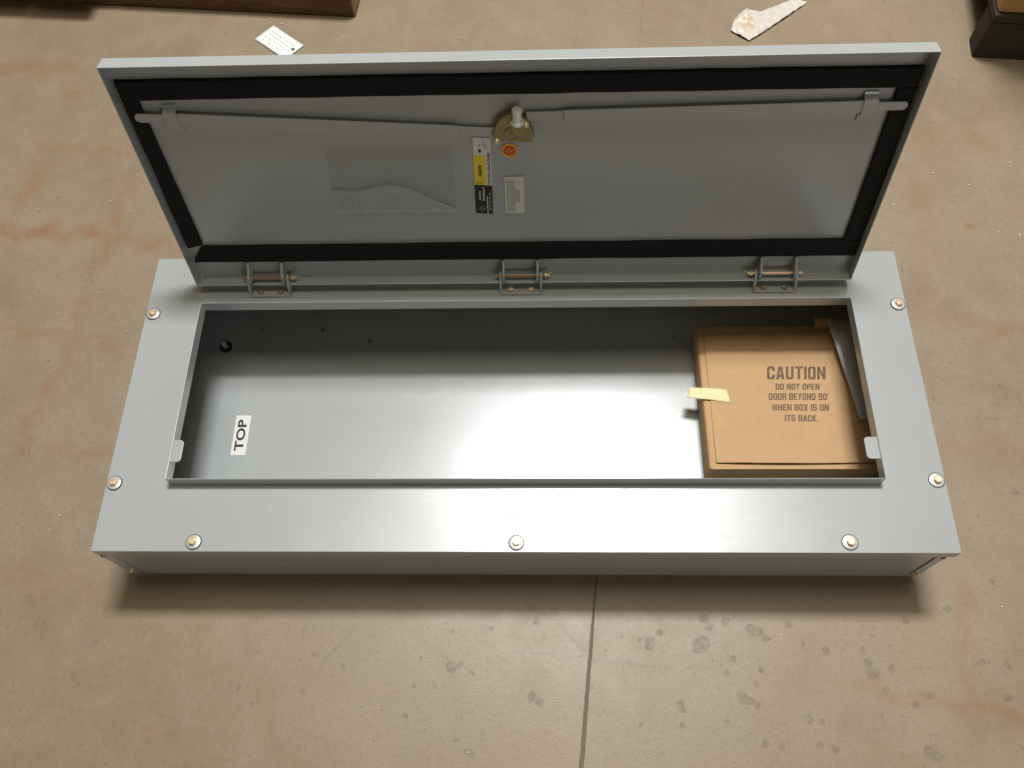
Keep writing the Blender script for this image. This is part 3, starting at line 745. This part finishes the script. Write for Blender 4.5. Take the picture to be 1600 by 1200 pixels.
# clear document pocket glued to the door, its mouth sagging open
def sheet(pts_fn, nu, nv, name, mat, parent):
    b = bmesh.new(); g = [[b.verts.new(pts_fn(i/nu, j/nv)) for i in range(nu+1)] for j in range(nv+1)]
    for j in range(nv):
        for i in range(nu): b.faces.new((g[j][i], g[j][i+1], g[j+1][i+1], g[j+1][i]))
    o = from_bm(name, b, mat, parent); o.data.shade_smooth(); return o
def pk_back(u, v):
    x = -0.2530 + u*0.1700 + v*0.008*(1-u); s = 0.1235 + v*0.1045
    return TD((x, s, NS + 0.0008 + 0.0006*noise.noise(Vector((x*30, s*30, 0)))))
pk = sheet(pk_back, 20, 12, 'document_pocket', FILM, enc)
def mouth(u):
    return float(np.interp(u, [0, .12, .24, .42, .52, .65, .85, 1.0], [0.166, 0.1650, 0.1640, 0.1745, 0.1755, 0.1690, 0.1460, 0.1300]))
def pk_front(u, v):
    x = -0.2515 + u*0.1665; s = 0.1240 + v*(mouth(u) - 0.1240)
    bul = 0.0055*v*math.sin(math.pi*min(1, max(0, u)))**0.6
    return TD((x, s, NS + 0.0016 + bul + 0.0012*noise.noise(Vector((x*45, s*45, 5)))))
sheet(pk_front, 36, 14, 'pocket_front', FILM2, pk)

# ---- three hinges inside the hinge edge
PY, PZ = 0.4075, H + 0.0235
for hx, side in ((-0.3745, 1), (0.0015, 1), (0.3735, -1)):
    w = 0.0315
    def TX(q, hx=hx): return Vector((hx + q.x, q.y, q.z))
    # leaf on the cover with two ears up to the pin
    b = box_bm((-w, 0.3880, H+0.0004), (w, 0.4130, H+0.0022), TX, 0.0005)
    me = bpy.data.meshes.new('hinge'); b.to_mesh(me); b.free()
    hg = link_mesh('hinge', me, PAINT, enc)
    for sx in (-1, 1):
        xa, xb = sorted((sx*w, sx*(w-0.0036)))
        prism('ear', [(0.3885, H+0.001), (0.4130, H+0.001), (0.4130, H+0.0240), (0.4100, H+0.0285), (0.4050, H+0.0285), (0.4010, H+0.0240)], xa, xb, PAINT, hg,
              lambda q, hx=hx: Vector((hx + q.z, q.x, q.y)), 0.0004)
    # leaf on the door with two ears to the pin
    dw = w - 0.0050
    bb = box_bm((hx-dw, 0.0160, NS+0.0002), (hx+dw, 0.0345, NS+0.0022), TD, 0.0005)
    dl = from_bm('door_leaf', bb, PAINT, hg)
    for sx in (-1, 1):
        xa, xb = sorted((sx*dw, sx*(dw-0.0034)))
        prism('ear', [(0.0350, NS), (0.0345, NS+0.0075), (0.0180, 0.0035), (0.0080, 0.0035), (0.0060, -0.004), (0.0080, NS)], xa, xb, PAINT, hg,
              lambda q, hx=hx: TD((hx + q.z, q.x, q.y)), 0.0004)
    def TP(q, hx=hx, side=side): return Vector((hx + side*q.z, PY + q.x, PZ + q.y))
    from_bm('pin', lathe_bm([(0, -w-0.006), (0.0024, -w-0.0055), (0.0024, w+0.004), (0, w+0.004)], 14, TP), COPPER if side < 0 else PINBROWN, hg, 40)
    b = lathe_bm([(0, w+0.0035), (0.0040, w+0.0038), (0.0042, w+0.0060), (0.0026, w+0.0068), (0.0026, w+0.0100), (0, w+0.0104)], 12, TP)
    from_bm('pin_head', b, ZINC, hg, 40)
    # bent cotter tail
    def TC(q, hx=hx, side=side): return Vector((hx + side*(w + 0.0105 + q.x*0.9), PY + 0.0015 + q.y, PZ + 0.0020 + q.z + q.x*0.45))
    from_bm('cotter', box_bm((-0.004, -0.0008, -0.0008), (0.0055, 0.0008, 0.0008), TC, 0.0004), ZINC, hg)
    for bx_ in (-0.0150, 0.0150):
        from_bm('hinge_bolt', prism_bm(hexpts(0.0046, random.random()), 0.0, 0.0034, lambda q, hx=hx, bx_=bx_: Vector((hx+bx_+q.x, 0.3965+q.y, H+0.0022+q.z)), 0.0008), COPPER if hx > -0.1 and hx < 0.1 else PINBROWN, hg)

# ------------------------------------------------------------------ the carton inside the enclosure
ZC = 0.0485
car = empty('cardboard_carton', (0.38, 0.25, zf))
tag(car, 'brown cardboard carton with a printed caution notice, lying inside the open enclosure', 'carton')
def carton_body():
    b = bmesh.new()
    x0, x1, y0, y1, z0, z1 = 0.2735, 0.5180, 0.1480, 0.3850, zf + 0.0003, ZC
    v = [b.verts.new(c) for c in ((x0,y0,z0),(x1,y0,z0),(x1,y1,z0),(x0,y1,z0),(x0,y0,z1),(x1,y0,z1),(x1,y1,z1),(x0,y1,z1))]
    for f in ((0,3,2,1),(4,5,6,7),(0,1,5,4),(1,2,6,5),(2,3,7,6),(3,0,4,7)): b.faces.new([v[i] for i in f])
    es = [e for e in b.edges if e.verts[0].co.x < 0.3 and e.verts[1].co.x < 0.3]
    bmesh.ops.bevel(b, geom=es, offset=0.0060, segments=3, profile=0.5, affect='EDGES')
    return b
from_bm('body', carton_body(), CARD, car, 50)
def flap_pt(u, v, top):
    x = 0.2842 + u*0.2300; y = 0.1570 + v*0.2260
    lift = 0.0030*math.exp(-(v/0.10)**2)*(0.4 + 0.6*math.sin(3.0*u + 0.4)**2) + 0.0006*math.sin(5*u)*v
    lift += 0.004*max(0, u-0.9)*10*0.25 + 0.0009*noise.noise(Vector((x*26, y*26, 3.3))) + 0.0005*noise.noise(Vector((x*70, y*70, 1.3)))
    y -= 0.0016*math.sin(math.pi*u)*(1-v)
    return Vector((x, y, ZC + 0.0004 + lift + (0.0024 if top else 0)))
b = bmesh.new(); nu, nv = 60, 60
g = {(i, j, k): b.verts.new(flap_pt(i/nu, j/nv, k)) for i in range(nu+1) for j in range(nv+1) for k in (0, 1)}
for i in range(nu):
    for j in range(nv):
        b.faces.new((g[i,j,1], g[i+1,j,1], g[i+1,j+1,1], g[i,j+1,1])); b.faces.new((g[i,j,0], g[i,j+1,0], g[i+1,j+1,0], g[i+1,j,0]))
for i in range(nu):
    for j in (0, nv): b.faces.new((g[i,j,0], g[i+1,j,0], g[i+1,j,1], g[i,j,1]))
for j in range(nv):
    for i in (0, nu): b.faces.new((g[i,j,0], g[i,j+1,0], g[i,j+1,1], g[i,j,1]))
bmesh.ops.recalc_face_normals(b, faces=list(b.faces))
from_bm('top_flap', b, CARD, car, 40)
# tuck end curling up at the far right corner
def tuck(u, v): return Vector((0.4560 + u*0.028, 0.3800 + v*0.014, ZC + 0.004 + 0.006*v + 0.003*u))
o = sheet(tuck, 4, 3, 'tuck_flap', CARD, car)
m_ = o.modifiers.new('Solidify', 'SOLIDIFY'); m_.thickness = 0.0022
# masking tape over the seam, its free end poking out to the left
def tape(u, v):
    p = (Vector((0.2507, 0.2629)), Vector((0.3141, 0.2520)), Vector((0.2550, 0.2801)), Vector((0.3106, 0.2744)))
    q = (p[0]*(1-u)+p[1]*u)*(1-v) + (p[2]*(1-u)+p[3]*u)*v
    z = ZC + 0.0034 if q.x > 0.284 else ZC + 0.0034 - 0.0012*((0.284-q.x)/0.01)
    return Vector((q.x, q.y, z + 0.0008*noise.noise(Vector((q.x*110, q.y*60, 2))))) if 0 < u < 1 else Vector((q.x + 0.0012*noise.noise(Vector((v*9, u*5, 0))), q.y, z))
tp = sheet(tape, 24, 8, 'tape', TAPE, car)
m_ = tp.modifiers.new('Solidify', 'SOLIDIFY'); m_.thickness = 0.0003
lines = [('CAUTION', (0.3725, 0.2913), (0.46, 0.2907), (0.3751, 0.3132), (0.4633, 0.3126), 0.085),
         ('DO NOT OPEN', (0.3831, 0.2736), (0.4485, 0.2733), (0.3844, 0.2838), (0.45, 0.2835), 0.074),
         ('DOOR BEYOND 90°', (0.3709, 0.2567), (0.4597, 0.2563), (0.3722, 0.2677), (0.4614, 0.2673), 0.074),
         ('WHEN BOX IS ON', (0.3735, 0.2391), (0.4571, 0.2387), (0.3747, 0.2496), (0.4586, 0.2492), 0.074),
         ('ITS BACK.', (0.39, 0.2216), (0.4395, 0.2214), (0.3914, 0.2319), (0.441, 0.2317), 0.074)]
for s, bl, br, tl_, tr, bold in lines:
    def TI(a, b_): 
        u = (a-0.2842)/0.2300; v = (b_-0.1570)/0.2260
        return Vector((a, b_, flap_pt(u, v, 1).z + 0.00022))
    k = Ink(TI); k.block(s, (bl, br, tl_, tr))
    k.build('lettering', CARTONINK, car)

# grey metal strip wedged between carton and cover
b = bmesh.new(); rows = []
for j in range(13):
    v = j/12; y = 0.2185 + v*0.168; xl = 0.4945 - 0.0235*v**1.05
    row = []
    for i in range(9):
        u = i/8; x = xl + u*(0.5400 - xl)
        z = ZC + 0.0125 + 0.0050*math.cos(u*2.4) - 0.0030*u + 0.003*v*(1-u)
        row.append(b.verts.new((x, y, z)))
    rows.append(row)
for p, q in zip(rows, rows[1:]):
    for i in range(8): b.faces.new((p[i], p[i+1], q[i+1], q[i]))
o = from_bm('metal_strip', b, GALV); o.data.shade_smooth()
m_ = o.modifiers.new('Solidify', 'SOLIDIFY'); m_.thickness = 0.0010
tag(o, 'narrow tapered grey metal strip wedged beside the brown carton under the cover edge', 'metal strip')

# ------------------------------------------------------------------ things on the floor behind
# paper tag with an eyelet
c = Vector((-0.495, 1.080)); a = Vector((-0.515+0.445, 1.130-1.070)).normalized(); bb_ = Vector((a.y, -a.x)) * -1
tagw, tagh = 0.0925, 0.0508
b = bmesh.new(); nu, nv = 14, 8; gg = []
for j in range(nv+1):
    gg.append([b.verts.new((*(c + a*((i/nu-0.5)*tagw) + bb_*((j/nv-0.5)*tagh)), 0.0016 + 0.0012*math.sin(i/nu*3.0)*(j/nv) + 0.0010*(1-i/nu))) for i in range(nu+1)])
for j in range(nv):
    for i in range(nu): b.faces.new((gg[j][i], gg[j][i+1], gg[j+1][i+1], gg[j+1][i]))
bmesh.ops.recalc_face_normals(b, faces=list(b.faces))
pt = from_bm('paper_tag', b, PAPER); pt.data.shade_smooth()
m_ = pt.modifiers.new('Solidify', 'SOLIDIFY'); m_.thickness = 0.0004
tag(pt, 'small white rectangular card tag lying on the floor behind the open door', 'tag')
e = c - a*(tagw*0.5-0.008) - bb_*0.004
from_bm('eyelet', lathe_bm([(0.0016, 0), (0.0018, 0.0012), (0.0030, 0.0012), (0.0036, 0)], 14, lambda q: Vector((e.x+q.x, e.y+q.y, 0.0034+q.z))), simple('eyelet_grey', (0.12, 0.12, 0.12), 0.5), pt, 40)
k = Ink(lambda p_, q_: Vector((*(c + a*(-p_) + bb_*q_), 0.0038)))
for r_ in range(4):
    x = -0.034
    while x < 0.030:
        l = random.uniform(0.004, 0.012); k.rect(x, 0.014-0.009*r_, x+l, 0.0152-0.009*r_); x += l+0.003
k.build('printing', simple('faint_ink', (0.70, 0.71, 0.71), 0.6), pt)

# crumpled plastic scrap
outline = [(0.407, 1.086), (0.424, 1.070), (0.440, 1.057), (0.460, 1.071), (0.481, 1.088), (0.520, 1.120), (0.550, 1.146), (0.5665, 1.160), (0.556, 1.163), (0.560, 1.185), (0.541, 1.190), (0.530, 1.165), (0.505, 1.152), (0.476, 1.137), (0.452, 1.132), (0.446, 1.143), (0.431, 1.132), (0.416, 1.112)]
b = bmesh.new(); vs_ = [b.verts.new((x, y, 0.003)) for x, y in outline]
f = b.faces.new(vs_); bmesh.ops.triangulate(b, faces=[f])
for _ in range(3): bmesh.ops.subdivide_edges(b, edges=list(b.edges), cuts=1, use_grid_fill=True)
for v in b.verts:
    x, y = v.co.x, v.co.y
    v.co.z = 0.0035 + 0.0045*abs(noise.noise(Vector((x*38, y*38, 0)))) + 0.0025*noise.noise(Vector((x*110, y*110, 4))) + 0.010*math.exp(-(((x-0.438)/0.012)**2 + ((y-1.124)/0.012)**2))
    v.co.z = max(0.0008, v.co.z)
bmesh.ops.recalc_face_normals(b, faces=list(b.faces))
for f in b.faces:
    q = f.calc_center_median(); d = ((q.x-0.441)/0.015)**2 + ((q.y-1.101)/0.017)**2
    if d + 0.5*noise.noise(Vector((q.x*90, q.y*90, 8))) < 1.0: f.material_index = 1
o = from_bm('plastic_scrap', b, [PLASTIC, PLASTIC2]); o.data.shade_smooth()
m_ = o.modifiers.new('Solidify', 'SOLIDIFY'); m_.thickness = 0.0005
tag(o, 'crumpled pale plastic scrap lying on the floor behind the door', 'scrap')
# pallets at the top corners of the view
def TR(ox, oy, ang):
    c_, s_ = math.cos(ang), math.sin(ang)
    return lambda q: Vector((ox + c_*q.x - s_*q.y, oy + s_*q.x + c_*q.y, q.z))
T = TR(-0.346, 1.148, math.radians(-5.6) + math.pi)     # local +x runs left, -y runs back
pal = empty('wooden_pallet', (-0.35, 1.2, 0))
tag(pal, 'weathered brown timber pallet at the upper left edge with its squared beam end showing', 'pallet')
def wood_box(name, lo, hi, T, mat, parent, endmat=None):
    b = box_bm(lo, hi, ident, 0.003, 2)
    me = bpy.data.meshes.new(name)
    for f in b.faces:
        if endmat and f.calc_center_median().x < lo[0] + 0.004: f.material_index = 1
    for v in b.verts:
        q = v.co; j = 0.0016
        v.co = T(Vector((q.x + j*noise.noise(q*30), q.y + j*noise.noise(q*30 + Vector((9, 0, 0))), max(0.0, q.z + j*noise.noise(q*25)))))
    bmesh.ops.recalc_face_normals(b, faces=list(b.faces))
    b.to_mesh(me); b.free()
    return link_mesh(name, me, [mat, endmat] if endmat else mat, parent)
wood_box('beam', (0.0, -0.055, 0.0), (1.15, 0.0, 0.095), T, WOOD, pal, WOODEND)
wood_box('beam', (0.0, -0.55, 0.0), (1.15, -0.495, 0.095), T, WOOD, pal, WOODEND)
for x0, yf in ((0.012, -0.012), (0.165, -0.010), (0.318, -0.008), (0.528, 0.034), (0.672, 0.034), (0.815, 0.03), (0.980, 0.0)):
    wood_box('deck_board', (x0, -0.56, 0.0955), (x0+0.140, yf, 0.1150), T, WOOD, pal)

T2 = TR(0.857, 1.004, math.radians(-6.0))               # local +x right, +y back
pr = empty('loaded_pallet', (0.87, 1.05, 0))
tag(pr, 'dark timber pallet in shadow at the upper right corner of the floor', 'pallet')
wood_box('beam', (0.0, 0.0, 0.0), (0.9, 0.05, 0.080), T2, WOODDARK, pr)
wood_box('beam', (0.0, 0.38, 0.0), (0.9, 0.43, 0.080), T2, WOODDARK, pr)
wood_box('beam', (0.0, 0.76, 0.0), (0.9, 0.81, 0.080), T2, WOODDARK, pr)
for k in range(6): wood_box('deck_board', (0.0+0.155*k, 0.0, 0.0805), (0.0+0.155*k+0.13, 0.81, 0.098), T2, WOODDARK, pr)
lc = empty('shipping_carton', (0.95, 1.1, 0.098))
tag(lc, 'brown cardboard shipping carton standing on the dark pallet at upper right', 'carton')
b = box_bm((0.004, 0.006, 0.0985), (0.85, 0.78, 1.05), T2, 0.004, 3)
from_bm('body', b, CARD2, lc)
for k in (0, 1): from_bm('top_flap', box_bm((0.004, 0.006+0.388*k, 1.0505), (0.85, 0.392+0.388*k, 1.0545), T2, 0.001), CARD2, lc)
